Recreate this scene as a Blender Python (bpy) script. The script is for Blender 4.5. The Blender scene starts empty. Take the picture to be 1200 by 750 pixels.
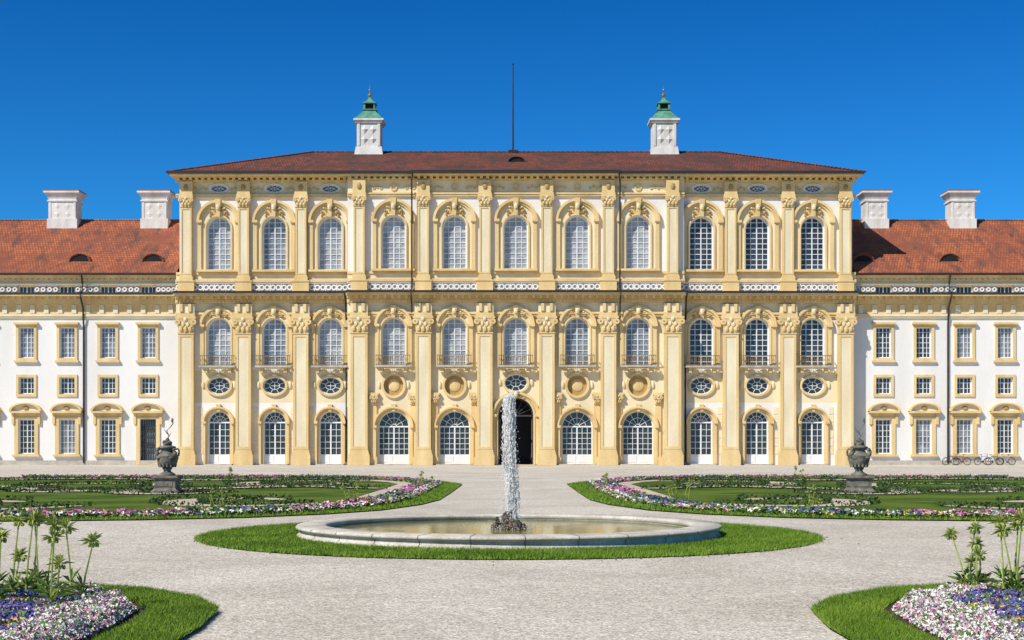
import bpy, math, random
import numpy as np
from mathutils import Vector
from mathutils.geometry import tessellate_polygon
random.seed(7); rng=np.random.default_rng(7)
scene=bpy.context.scene
scene.view_settings.view_transform='Standard'
try: scene.view_settings.look='None'
except Exception: pass
scene.view_settings.exposure=0
# ---- facade survey units: 1 drawing unit = 7.7 cm on the facade plane ----
U=1/12.976; C=604.5
def FX(p): return (p-603)*U
def FZ(p): return 1.7+(523-p)*U
def XO(o): return FX(C+o)

# ============ materials ============
def mk(name,c,rough=.8,var=.12,sc=1.2,fine=.12,fsc=14,bump=.15,bsc=25,spec=.3,c2=None,stretch=(1,1,1),metal=0,bdist=.02,lo=.32,hi=.68):
    m=bpy.data.materials.new(name); m.use_nodes=True; nt=m.node_tree; N=nt.nodes; L=nt.links
    b=N['Principled BSDF']; b.inputs['Roughness'].default_value=rough; b.inputs['Metallic'].default_value=metal
    b.inputs['Specular IOR Level'].default_value=spec
    g=N.new('ShaderNodeNewGeometry'); mp=N.new('ShaderNodeMapping'); mp.inputs['Scale'].default_value=stretch
    L.new(g.outputs['Position'],mp.inputs['Vector'])
    n1=N.new('ShaderNodeTexNoise'); n1.inputs['Scale'].default_value=sc; n1.inputs['Detail'].default_value=6
    L.new(mp.outputs[0],n1.inputs['Vector'])
    r1=N.new('ShaderNodeMapRange'); r1.inputs[1].default_value=lo; r1.inputs[2].default_value=hi
    L.new(n1.outputs['Fac'],r1.inputs[0])
    mx=N.new('ShaderNodeMix'); mx.data_type='RGBA'
    L.new(r1.outputs[0],mx.inputs[0])
    d=c2 if c2 else tuple(x*(1-2*var) for x in c)
    mx.inputs[6].default_value=(*d,1); mx.inputs[7].default_value=(*c,1)
    n2=N.new('ShaderNodeTexNoise'); n2.inputs['Scale'].default_value=fsc; n2.inputs['Detail'].default_value=4
    L.new(g.outputs['Position'],n2.inputs['Vector'])
    r2=N.new('ShaderNodeMapRange'); r2.inputs[1].default_value=.3; r2.inputs[2].default_value=.7
    r2.inputs[3].default_value=1-fine; r2.inputs[4].default_value=1+fine
    L.new(n2.outputs['Fac'],r2.inputs[0])
    vm=N.new('ShaderNodeVectorMath'); vm.operation='SCALE'
    L.new(mx.outputs[2],vm.inputs[0]); L.new(r2.outputs[0],vm.inputs['Scale'])
    L.new(vm.outputs[0],b.inputs['Base Color'])
    if bump>0:
        n3=N.new('ShaderNodeTexNoise'); n3.inputs['Scale'].default_value=bsc; n3.inputs['Detail'].default_value=5
        L.new(g.outputs['Position'],n3.inputs['Vector'])
        bp=N.new('ShaderNodeBump'); bp.inputs['Strength'].default_value=bump; bp.inputs['Distance'].default_value=bdist
        L.new(n3.outputs['Fac'],bp.inputs['Height']); L.new(bp.outputs[0],b.inputs['Normal'])
    return m
M={}
M['white']=mk('white_stucco',(.84,.81,.77),sc=.45,stretch=(1,1,.2),fine=.05,c2=(.75,.72,.66))
M['cream']=mk('cream_stucco',(.82,.71,.47),sc=.6,stretch=(1,1,.2),fine=.06,c2=(.72,.60,.38))
M['yellow']=mk('ochre_stucco',(.80,.605,.305),sc=.9,stretch=(1,1,.22),fine=.09,c2=(.65,.46,.20))
M['pale']=mk('pale_yellow_stucco',(.83,.73,.50),sc=.9,stretch=(1,1,.3),fine=.07,c2=(.72,.60,.39))
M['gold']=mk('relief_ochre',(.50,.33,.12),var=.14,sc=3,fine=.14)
M['plinth']=mk('plinth_stone',(.58,.52,.43),sc=1.5,fine=.12,c2=(.38,.34,.28))
M['wood']=mk('white_painted_wood',(.80,.79,.77),rough=.5,var=.03,fine=.03,bump=0)
M['blue']=mk('bluegrey_relief_ground',(.28,.31,.36),var=.1,sc=2,fine=.1)
M['iron']=mk('dark_iron',(.05,.048,.045),rough=.5,var=.1,bump=0)
M['bronze']=mk('bronze_railing',(.25,.18,.09),rough=.5,var=.15,bump=0)
M['gutter']=mk('dark_gutter',(.035,.03,.028),rough=.5,var=.1,bump=0)
M['dark']=mk('dark_interior',(.02,.02,.022),rough=.9,var=.1,bump=0)
M['capstone']=mk('red_chimney_cap',(.30,.10,.06),var=.15,sc=3)
M['copper']=mk('green_copper',(.13,.36,.24),rough=.6,sc=2,c2=(.06,.18,.13))
M['gilt']=mk('gilded_metal',(.6,.42,.12),rough=.35,metal=.8,bump=0)
M['chim']=mk('chimney_render',(.80,.76,.71),sc=1.6,c2=(.62,.57,.51),fine=.1,stretch=(1,1,.35))
M['stone']=mk('basin_stone',(.68,.63,.54),sc=2.2,c2=(.44,.39,.31),fine=.2,fsc=30,bump=.3,bsc=40)
M['dstone']=mk('weathered_dark_stone',(.25,.23,.19),sc=5,c2=(.09,.083,.067),fine=.3,fsc=30,bump=.6,bsc=30)
M['rock']=mk('wet_rock',(.15,.10,.06),rough=.4,sc=8,c2=(.03,.025,.02),fine=.3,fsc=40,bump=.8,bsc=40,spec=.5)
M['soil']=mk('soil',(.09,.058,.035),var=.2,sc=6,fine=.3,fsc=40,bump=.8,bsc=40)
M['lawn']=mk('lawn',(.125,.185,.022),sc=.4,c2=(.055,.10,.012),fine=.3,fsc=18,bump=.8,bsc=60,spec=.1,lo=.38,hi=.62)
M['blade']=mk('grass_blades',(.20,.32,.03),sc=.9,c2=(.10,.19,.015),fine=.4,fsc=40,bump=0,spec=.2,rough=.6)
M['leaf']=mk('leaf_green',(.17,.28,.05),sc=5,c2=(.07,.15,.025),fine=.3,fsc=30,bump=0,rough=.5)
M['box']=mk('box_hedge_leaf',(.06,.11,.022),sc=5,c2=(.03,.06,.014),fine=.3,fsc=30,bump=0,rough=.6)
M['leafy']=mk('leaf_yellowgreen',(.44,.48,.11),sc=8,c2=(.24,.33,.06),fine=.2,fsc=30,bump=0,rough=.5)
M['fwhite']=mk('white_petals',(.86,.84,.77),var=.05,sc=9,bump=0,fine=.1)
M['fblue']=mk('blue_petals',(.13,.14,.52),var=.2,sc=9,bump=0)
M['fyel']=mk('yellow_petals',(.80,.60,.14),var=.15,sc=9,bump=0)
M['fpink']=mk('pink_petals',(.66,.22,.34),sc=6,c2=(.40,.13,.38),bump=0)
def glass(name,c,c2):
    return mk(name,c,rough=.12,sc=.9,c2=c2,fine=.3,fsc=1.7,bump=.06,bsc=3,spec=.6,bdist=.05)
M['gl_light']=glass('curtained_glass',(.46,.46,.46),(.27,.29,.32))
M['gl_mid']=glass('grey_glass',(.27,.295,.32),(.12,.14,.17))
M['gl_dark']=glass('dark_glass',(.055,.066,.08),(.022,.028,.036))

def tilemat(name,c1,c2,c3,c4):
    m=bpy.data.materials.new(name); m.use_nodes=True; nt=m.node_tree; N=nt.nodes; L=nt.links
    b=N['Principled BSDF']; b.inputs['Roughness'].default_value=.85; b.inputs['Specular IOR Level'].default_value=.2
    g=N.new('ShaderNodeNewGeometry'); sp=N.new('ShaderNodeSeparateXYZ'); L.new(g.outputs['Position'],sp.inputs[0])
    mu=N.new('ShaderNodeMath'); mu.operation='MULTIPLY'; mu.inputs[1].default_value=1.75; L.new(sp.outputs['Z'],mu.inputs[0])
    ad=N.new('ShaderNodeMath'); ad.operation='ADD'; L.new(sp.outputs['X'],ad.inputs[0])
    my=N.new('ShaderNodeMath'); my.operation='MULTIPLY'; my.inputs[1].default_value=.03; L.new(sp.outputs['Y'],my.inputs[0]); L.new(my.outputs[0],ad.inputs[1])
    cb=N.new('ShaderNodeCombineXYZ'); L.new(ad.outputs[0],cb.inputs[0]); L.new(mu.outputs[0],cb.inputs[1])
    br=N.new('ShaderNodeTexBrick'); br.inputs['Scale'].default_value=1; br.inputs['Brick Width'].default_value=.26; br.inputs['Row Height'].default_value=.38
    br.inputs['Mortar Size'].default_value=.035; br.inputs['Mortar Smooth'].default_value=.5
    br.inputs['Color1'].default_value=(*c1,1); br.inputs['Color2'].default_value=(*c2,1); br.inputs['Mortar'].default_value=(*[x*.45 for x in c2],1)
    L.new(cb.outputs[0],br.inputs['Vector'])
    def noise(sc,lo,hi,str_=(1,1,1)):
        mp=N.new('ShaderNodeMapping'); mp.inputs['Scale'].default_value=str_; L.new(g.outputs['Position'],mp.inputs['Vector'])
        n=N.new('ShaderNodeTexNoise'); n.inputs['Scale'].default_value=sc; n.inputs['Detail'].default_value=9; n.inputs['Roughness'].default_value=.72
        L.new(mp.outputs[0],n.inputs['Vector'])
        r=N.new('ShaderNodeMapRange'); r.inputs[1].default_value=lo; r.inputs[2].default_value=hi; L.new(n.outputs['Fac'],r.inputs[0]); return r.outputs[0]
    mx=N.new('ShaderNodeMix'); mx.data_type='RGBA'; L.new(noise(.3,.45,.6),mx.inputs[0]); L.new(br.outputs['Color'],mx.inputs[6]); mx.inputs[7].default_value=(*c3,1)
    m2=N.new('ShaderNodeMix'); m2.data_type='RGBA'; L.new(noise(1.1,.50,.64,(1,.4,.4)),m2.inputs[0]); L.new(mx.outputs[2],m2.inputs[6]); m2.inputs[7].default_value=(*c4,1)
    L.new(m2.outputs[2],b.inputs['Base Color'])
    bp=N.new('ShaderNodeBump'); bp.inputs['Strength'].default_value=.6; bp.inputs['Distance'].default_value=.04; L.new(br.outputs['Fac'],bp.inputs['Height']); bp.invert=True
    L.new(bp.outputs[0],b.inputs['Normal'])
    return m
M['tile_w']=tilemat('wing_roof_tiles',(.52,.17,.075),(.35,.105,.055),(.24,.08,.05),(.13,.065,.05))
M['tile_c']=tilemat('main_roof_tiles',(.27,.085,.055),(.17,.06,.042),(.10,.047,.038),(.065,.047,.042))

def gravelmat(name,ca,cb_):
    m=bpy.data.materials.new(name); m.use_nodes=True; nt=m.node_tree; N=nt.nodes; L=nt.links
    b=N['Principled BSDF']; b.inputs['Roughness'].default_value=.95; b.inputs['Specular IOR Level'].default_value=.1
    g=N.new('ShaderNodeNewGeometry')
    n=N.new('ShaderNodeTexNoise'); n.inputs['Scale'].default_value=.22; n.inputs['Detail'].default_value=9; n.inputs['Roughness'].default_value=.72; n.inputs['Distortion'].default_value=.6; L.new(g.outputs['Position'],n.inputs['Vector'])
    r=N.new('ShaderNodeMapRange'); r.inputs[1].default_value=.36; r.inputs[2].default_value=.62; L.new(n.outputs['Fac'],r.inputs[0])
    mx=N.new('ShaderNodeMix'); mx.data_type='RGBA'; L.new(r.outputs[0],mx.inputs[0])
    mx.inputs[6].default_value=(*ca,1); mx.inputs[7].default_value=(*cb_,1)
    v=N.new('ShaderNodeTexVoronoi'); v.inputs['Scale'].default_value=42; L.new(g.outputs['Position'],v.inputs['Vector'])
    sp=N.new('ShaderNodeSeparateColor'); L.new(v.outputs['Color'],sp.inputs[0])
    r2=N.new('ShaderNodeMapRange'); r2.inputs[3].default_value=.58; r2.inputs[4].default_value=1.38; L.new(sp.outputs[0],r2.inputs[0])
    n4=N.new('ShaderNodeTexNoise'); n4.inputs['Scale'].default_value=5; n4.inputs['Detail'].default_value=8; n4.inputs['Roughness'].default_value=.85; L.new(g.outputs['Position'],n4.inputs['Vector'])
    r4=N.new('ShaderNodeMapRange'); r4.inputs[1].default_value=.3; r4.inputs[2].default_value=.7; r4.inputs[3].default_value=.78; r4.inputs[4].default_value=1.2; L.new(n4.outputs['Fac'],r4.inputs[0])
    mm=N.new('ShaderNodeMath'); mm.operation='MULTIPLY'; L.new(r2.outputs[0],mm.inputs[0]); L.new(r4.outputs[0],mm.inputs[1])
    vm=N.new('ShaderNodeVectorMath'); vm.operation='SCALE'; L.new(mx.outputs[2],vm.inputs[0]); L.new(mm.outputs[0],vm.inputs['Scale'])
    L.new(vm.outputs[0],b.inputs['Base Color'])
    bp=N.new('ShaderNodeBump'); bp.inputs['Strength'].default_value=.45; bp.inputs['Distance'].default_value=.012; L.new(v.outputs['Distance'],bp.inputs['Height']); bp.invert=True
    L.new(bp.outputs[0],b.inputs['Normal'])
    return m
M['gravel']=gravelmat('pale_gravel',(.51,.455,.375),(.65,.595,.51))
M['pgravel']=gravelmat('pink_gravel',(.52,.42,.33),(.62,.52,.43))
def watermat():
    m=mk('pool_water',(.24,.215,.045),rough=.1,sc=1.6,c2=(.13,.135,.03),fine=.2,fsc=5,bump=0,spec=.12)
    nt=m.node_tree; N=nt.nodes; L=nt.links; b=N['Principled BSDF']
    g=N.new('ShaderNodeNewGeometry'); n=N.new('ShaderNodeTexNoise'); n.inputs['Scale'].default_value=6; n.inputs['Detail'].default_value=2
    L.new(g.outputs['Position'],n.inputs['Vector'])
    bp=N.new('ShaderNodeBump'); bp.inputs['Strength'].default_value=.25; bp.inputs['Distance'].default_value=.015; L.new(n.outputs['Fac'],bp.inputs['Height']); L.new(bp.outputs[0],b.inputs['Normal'])
    return m
M['water']=watermat()
def spraymat():
    m=bpy.data.materials.new('water_spray'); m.use_nodes=True; nt=m.node_tree; N=nt.nodes; L=nt.links
    b=N['Principled BSDF']; b.inputs['Base Color'].default_value=(.98,.97,.95,1); b.inputs['Roughness'].default_value=.3
    t=N.new('ShaderNodeBsdfTranslucent'); t.inputs[0].default_value=(.98,.97,.95,1)
    mx=N.new('ShaderNodeMixShader'); mx.inputs[0].default_value=.5; L.new(b.outputs[0],mx.inputs[1]); L.new(t.outputs[0],mx.inputs[2])
    L.new(mx.outputs[0],N['Material Output'].inputs['Surface']); return m
M['spray']=spraymat()

# ============ mesh builder ============
class MB:
    def __init__(s): s.v=[]; s.f=[]; s.m=[]
    def add(s,vs,fs,mi=0):
        o=len(s.v); s.v.extend(vs); s.f.extend([tuple(i+o for i in f) for f in fs]); s.m.extend([mi]*len(fs))
    def obj(s,name,mats,parent=None,smooth=False):
        me=bpy.data.meshes.new(name); me.from_pydata(s.v,[],s.f)
        if not isinstance(mats,(list,tuple)): mats=[mats]
        for q in mats: me.materials.append(q)
        me.polygons.foreach_set('material_index',s.m)
        if smooth: me.polygons.foreach_set('use_smooth',[True]*len(s.f))
        me.update()
        o=bpy.data.objects.new(name,me); scene.collection.objects.link(o)
        if parent: o.parent=parent
        return o
def empty(name,loc=(0,0,0)):
    o=bpy.data.objects.new(name,None); scene.collection.objects.link(o); o.location=loc; return o
BF=[(0,1,2,3),(7,6,5,4),(0,4,5,1),(1,5,6,2),(2,6,7,3),(3,7,4,0)]
def box(b,x0,x1,y0,y1,z0,z1,mi=0):
    if x0>x1:x0,x1=x1,x0
    if z0>z1:z0,z1=z1,z0
    b.add([(x0,y0,z0),(x1,y0,z0),(x1,y1,z0),(x0,y1,z0),(x0,y0,z1),(x1,y0,z1),(x1,y1,z1),(x0,y1,z1)],BF,mi)
def frust(b,cx,cy,z0,z1,w0,d0,w1,d1,mi=0):
    v=[]
    for z,w,d in((z0,w0,d0),(z1,w1,d1)):
        v+=[(cx-w/2,cy-d/2,z),(cx+w/2,cy-d/2,z),(cx+w/2,cy+d/2,z),(cx-w/2,cy+d/2,z)]
    b.add(v,BF,mi)
def prism(b,outer,y0,y1,holes=(),mi=0):
    polys=[outer]+list(holes); flat=[p for q in polys for p in q]
    tris=tessellate_polygon([[Vector((p[0],p[1],0)) for p in q] for q in polys])
    b.add([(p[0],y0,p[1]) for p in flat],[tuple(t) for t in tris],mi)
    for q in polys:
        n=len(q); b.add([(p[0],y0,p[1]) for p in q]+[(p[0],y1,p[1]) for p in q],[(i,(i+1)%n,n+(i+1)%n,n+i) for i in range(n)],mi)
def archpts(cx,hw,zb,zs,n=18,rz=None):
    rz=rz or hw
    return [(cx-hw,zb),(cx+hw,zb)]+[(cx+hw*math.cos(math.pi*i/n),zs+rz*math.sin(math.pi*i/n)) for i in range(n+1)]
def rectpts(x0,x1,z0,z1): return [(x0,z0),(x1,z0),(x1,z1),(x0,z1)]
def ellpts(cx,cz,rx,rz,n=24): return [(cx+rx*math.cos(2*math.pi*i/n),cz+rz*math.sin(2*math.pi*i/n)) for i in range(n)]
def ring(b,cx,cz,r0,r1,a0,a1,y0,y1,n=20,ez=1,mi=0):
    v=[];f=[]
    for i in range(n+1):
        a=a0+(a1-a0)*i/n; c,s=math.cos(a),math.sin(a)*ez
        v+=[(cx+r0*c,y0,cz+r0*s),(cx+r1*c,y0,cz+r1*s),(cx+r1*c,y1,cz+r1*s),(cx+r0*c,y1,cz+r0*s)]
    for i in range(n):
        k=4*i
        f+=[(k,k+1,k+5,k+4),(k+1,k+2,k+6,k+5),(k+3,k,k+4,k+7)]
    b.add(v,f,mi)
def lathe(b,prof,cx=0,cy=0,n=24,mi=0):
    v=[];f=[]
    for r,z in prof:
        for i in range(n):
            a=2*math.pi*i/n; v.append((cx+r*math.cos(a),cy+r*math.sin(a),z))
    for j in range(len(prof)-1):
        for i in range(n): f.append((j*n+i,j*n+(i+1)%n,(j+1)*n+(i+1)%n,(j+1)*n+i))
    b.add(v,f,mi)
def tube(b,pts,r,n=6,mi=0):
    pts=[Vector(p) for p in pts]; v=[];f=[]
    rs=r if isinstance(r,(list,tuple)) else [r]*len(pts)
    for k,p in enumerate(pts):
        d=(pts[min(k+1,len(pts)-1)]-pts[max(k-1,0)]).normalized()
        up=Vector((0,0,1)) if abs(d.z)<.9 else Vector((0,1,0))
        a=d.cross(up).normalized(); c=d.cross(a)
        for i in range(n):
            t=2*math.pi*i/n; q=p+(a*math.cos(t)+c*math.sin(t))*rs[k]; v.append(tuple(q))
    for k in range(len(pts)-1):
        for i in range(n): f.append((k*n+i,k*n+(i+1)%n,(k+1)*n+(i+1)%n,(k+1)*n+i))
    f.append(tuple(range(n))); f.append(tuple(range((len(pts)-1)*n,len(pts)*n)))
    b.add(v,f,mi)
def blob(b,cx,cy,cz,rx,ry,rz,n=8,m=5,jit=0,mi=0):
    v=[(cx,cy,cz+rz)];f=[]
    for j in range(1,m):
        t=math.pi*j/m
        for i in range(n):
            a=2*math.pi*i/n; k=1+random.uniform(-jit,jit)
            v.append((cx+rx*k*math.sin(t)*math.cos(a),cy+ry*k*math.sin(t)*math.sin(a),cz+rz*k*math.cos(t)))
    v.append((cx,cy,cz-rz)); e=len(v)-1
    for i in range(n): f.append((0,1+i,1+(i+1)%n)); f.append((e,1+(m-2)*n+(i+1)%n,1+(m-2)*n+i))
    for j in range(m-2):
        for i in range(n): f.append((1+j*n+i,1+j*n+(i+1)%n,1+(j+1)*n+(i+1)%n,1+(j+1)*n+i))
    b.add(v,f,mi)

# ============ PALACE ============
palace=empty('baroque_palace')
B={k:MB() for k in ['white','cream','yellow','pale','gold','plinth','wood','blue','iron','bronze','gutter','dark','copper','gilt','chim','capstone','gl_light','gl_mid','gl_dark','tile_w','tile_c']}
YC,YS,YW=126.3,127.0,127.8

def bars_arch(cx,hw,zb,zs,yf,ncol,nrow,w=.06,arch=True,zt=None,depth=.06):
    b=B['wood']
    top=(lambda dx: zs+math.sqrt(max(hw*hw-dx*dx,0))) if arch else (lambda dx: zt)
    for i in range(1,ncol):
        dx=-hw+2*hw*i/ncol; ww=w*1.8 if i*2==ncol else w
        box(b,cx+dx-ww/2,cx+dx+ww/2,yf-.003*(i%2),yf+depth,zb,top(dx))
    T=top(0)
    for j in range(1,nrow):
        z=zb+(T-zb)*j/nrow
        h=hw if (not arch or z<=zs) else math.sqrt(max(hw*hw-(z-zs)**2,0))
        box(b,cx-h,cx+h,yf+.012,yf+depth,z-w/2,z+w/2)
def framepts(b,pts,yf,y1,w):
    xs=[p[0] for p in pts]; zs=[p[1] for p in pts]
    hx=(max(xs)-min(xs))/2; hz=(max(zs)-min(zs))/2; mx=(max(xs)+min(xs))/2; mz=(max(zs)+min(zs))/2
    inn=[(mx+(p[0]-mx)*(1-w/hx),mz+(p[1]-mz)*(1-w/hz)) for p in pts]
    prism(b,pts,yf,y1,[inn])
def win(pts,cx,hw,zb,zs,yw,g,ncol,nrow,arch=True,zt=None,dep=.40,w=.055):
    prism(B[g],pts,yw+dep+.05,yw+dep+.06)
    framepts(B['wood'],pts,yw+dep-.04,yw+dep+.05,.10)
    bars_arch(cx,hw,zb,zs,yw+dep-.02,ncol,nrow,w,arch,zt)
def ovalwin(cx,cz,rx,rz,yw,g,dep=.22):
    pts=ellpts(cx,cz,rx,rz)
    prism(B[g],pts,yw+dep+.05,yw+dep+.06)
    framepts(B['wood'],pts,yw+dep-.03,yw+dep+.05,.07)
    b=B['wood']; y=yw+dep-.02
    ring(b,cx,cz,rx*.42,rx*.42+.055,0,2*math.pi,y,y+.05,16,rz/rx)
    for a in range(8):
        t=a*math.pi/4+math.pi/8; c,s=math.cos(t),math.sin(t)
        tube(b,[(cx+rx*.45*c,y+.02,cz+rz*.45*s),(cx+rx*c,y+.02,cz+rz*s)],.028,4)
    box(b,cx-rx*.42,cx+rx*.42,y+.006,y+.04,cz-.025,cz+.025); box(b,cx-.025,cx+.025,y+.003,y+.04,cz-rz*.42,cz+rz*.42)

def capital(cx,yf,zt,zb,w,b=None):
    b=b or B['yellow']; h=zt-zb; g=B['pale']
    box(b,cx-w*.66,cx+w*.66,yf-.22,yf+.1,zt-.12*h,zt)
    frust(b,cx,yf+.02,zb+.08*h,zt-.12*h,w*.94,.2,w*1.14,.42)
    box(b,cx-w*.54,cx+w*.54,yf-.12,yf+.1,zb,zb+.07*h)
    for s in(-1,1):
        ring(b,cx+s*w*.52,zt-.3*h,.02,.17*h,0,2*math.pi,yf-.28,yf+.05,10); ring(B['gold'],cx+s*w*.52,zt-.3*h,.0,.06*h,0,2*math.pi,yf-.30,yf-.2,6)
        blob(b,cx+s*w*.30,yf-.16,zb+.30*h,w*.13,.11,.18*h,6,4)
        blob(g,cx+s*w*.16,yf-.2,zb+.56*h,w*.10,.1,.14*h,6,4)
        blob(b,cx+s*w*.44,yf-.12,zb+.5*h,w*.08,.1,.12*h,6,4)
    blob(b,cx,yf-.17,zb+.28*h,w*.13,.12,.2*h,6,4)
    blob(g,cx,yf-.24,zt-.15*h,w*.12,.1,.12*h,6,4)
def pilaster(cx,w,z0,z1,caph,yw,proj,baseh,plh):
    b=B['yellow']; yf=yw-proj
    box(b,cx-w*.62,cx+w*.62,yf-.14,yw+.02,z0,z0+plh)
    box(b,cx-w*.57,cx+w*.57,yf-.09,yw+.02,z0+plh,z0+plh+baseh*.5)
    box(b,cx-w*.53,cx+w*.53,yf-.05,yw+.02,z0+plh+baseh*.5,z0+plh+baseh)
    za=z0+plh+baseh; zc=z1-caph
    box(b,cx-w/2,cx+w/2,yf,yw+.02,za,zc)
    e=w*.17
    for x0,x1 in((cx-w/2+.004,cx-w/2+e),(cx+w/2-e,cx+w/2-.004)): box(b,x0,x1,yf-.07,yf+.01,za+.02,zc-.02)
    box(b,cx-w/2+e,cx+w/2-e,yf-.066,yf+.01,za+.02,za+.02+e); box(b,cx-w/2+e,cx+w/2-e,yf-.066,yf+.01,zc-.02-e,zc-.02)
    box(B['pale'],cx-w/2+e,cx+w/2-e,yf-.012,yf+.01,za+.02+e,zc-.02-e)
    capital(cx,yf,z1,zc,w)
def dent(x0,x1,y0,y1,z0,z1,step,w,k='yellow'):
    n=max(1,int((x1-x0)/step)); st=(x1-x0)/n
    for i in range(n):
        x=x0+st*(i+.5); box(B[k],x-w/2,x+w/2,y0,y1,z0,z1)

bays=[(0,-36,36),(71.5,36,107.5),(142.5,107.5,196),(217.5,196,251),(283,251,318),(348,318,394)]
cells=[]
for i,(c,a,b_) in enumerate(bays):
    cells.append((i,c,a,b_,1))
    if i: cells.append((i,-c,-b_,-a,-1))
def surround(cx,hw,zb,zs,R,zsR,zbR,yw,key=True,archw=.36,inner=True,plate='pale'):
    hole=archpts(cx,hw,zb,zs); out=archpts(cx,R,zbR,zsR)
    if abs(zbR-zb)<.001: out=[(p[0],p[1]-.03) if i<2 else p for i,p in enumerate(out)]
    prism(B[plate],out,yw-.08,yw,[hole])
    ring(B['yellow'],cx,zsR,R-archw,R-.01,0,math.pi,yw-.26,yw-.06,22)
    ring(B['yellow'],cx,zsR,R-archw*.5,R+.05,0,math.pi,yw-.42,yw-.02,22)
    for s in(-1,1):
        x=cx+s*(R-archw/2); box(B['yellow'],x-archw/2+.01,x+archw/2-.01,yw-.26,yw-.02,zbR,zsR-.12)
        box(B['yellow'],x-archw/2-.05,x+archw/2+.06,yw-.43,yw-.02,zsR-.12,zsR+.12)
    if inner:
        ring(B['yellow'],cx,zs,hw+.03,hw+.17,0,math.pi,yw-.20,yw-.06,20)
        for s in(-1,1):
            x=cx+s*(hw+.1); box(B['yellow'],x-.07,x+.07,yw-.20,yw-.06,zb,zs)
    if key:
        zt=zsR+R; z0=zs+hw
        frust(B['yellow'],cx,yw-.24,z0-.05,zt+.1,.30,.3,.5,.58)
        for s in(-1,1):
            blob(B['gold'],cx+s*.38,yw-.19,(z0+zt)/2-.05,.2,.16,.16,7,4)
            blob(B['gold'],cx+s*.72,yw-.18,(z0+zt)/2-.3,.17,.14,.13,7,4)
            blob(B['pale'],cx+s*.56,yw-.26,(z0+zt)/2+.02,.1,.12,.09,6,4)
        blob(B['pale'],cx,yw-.48,(z0+zt)/2+.08,.19,.14,.27,7,4)

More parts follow.
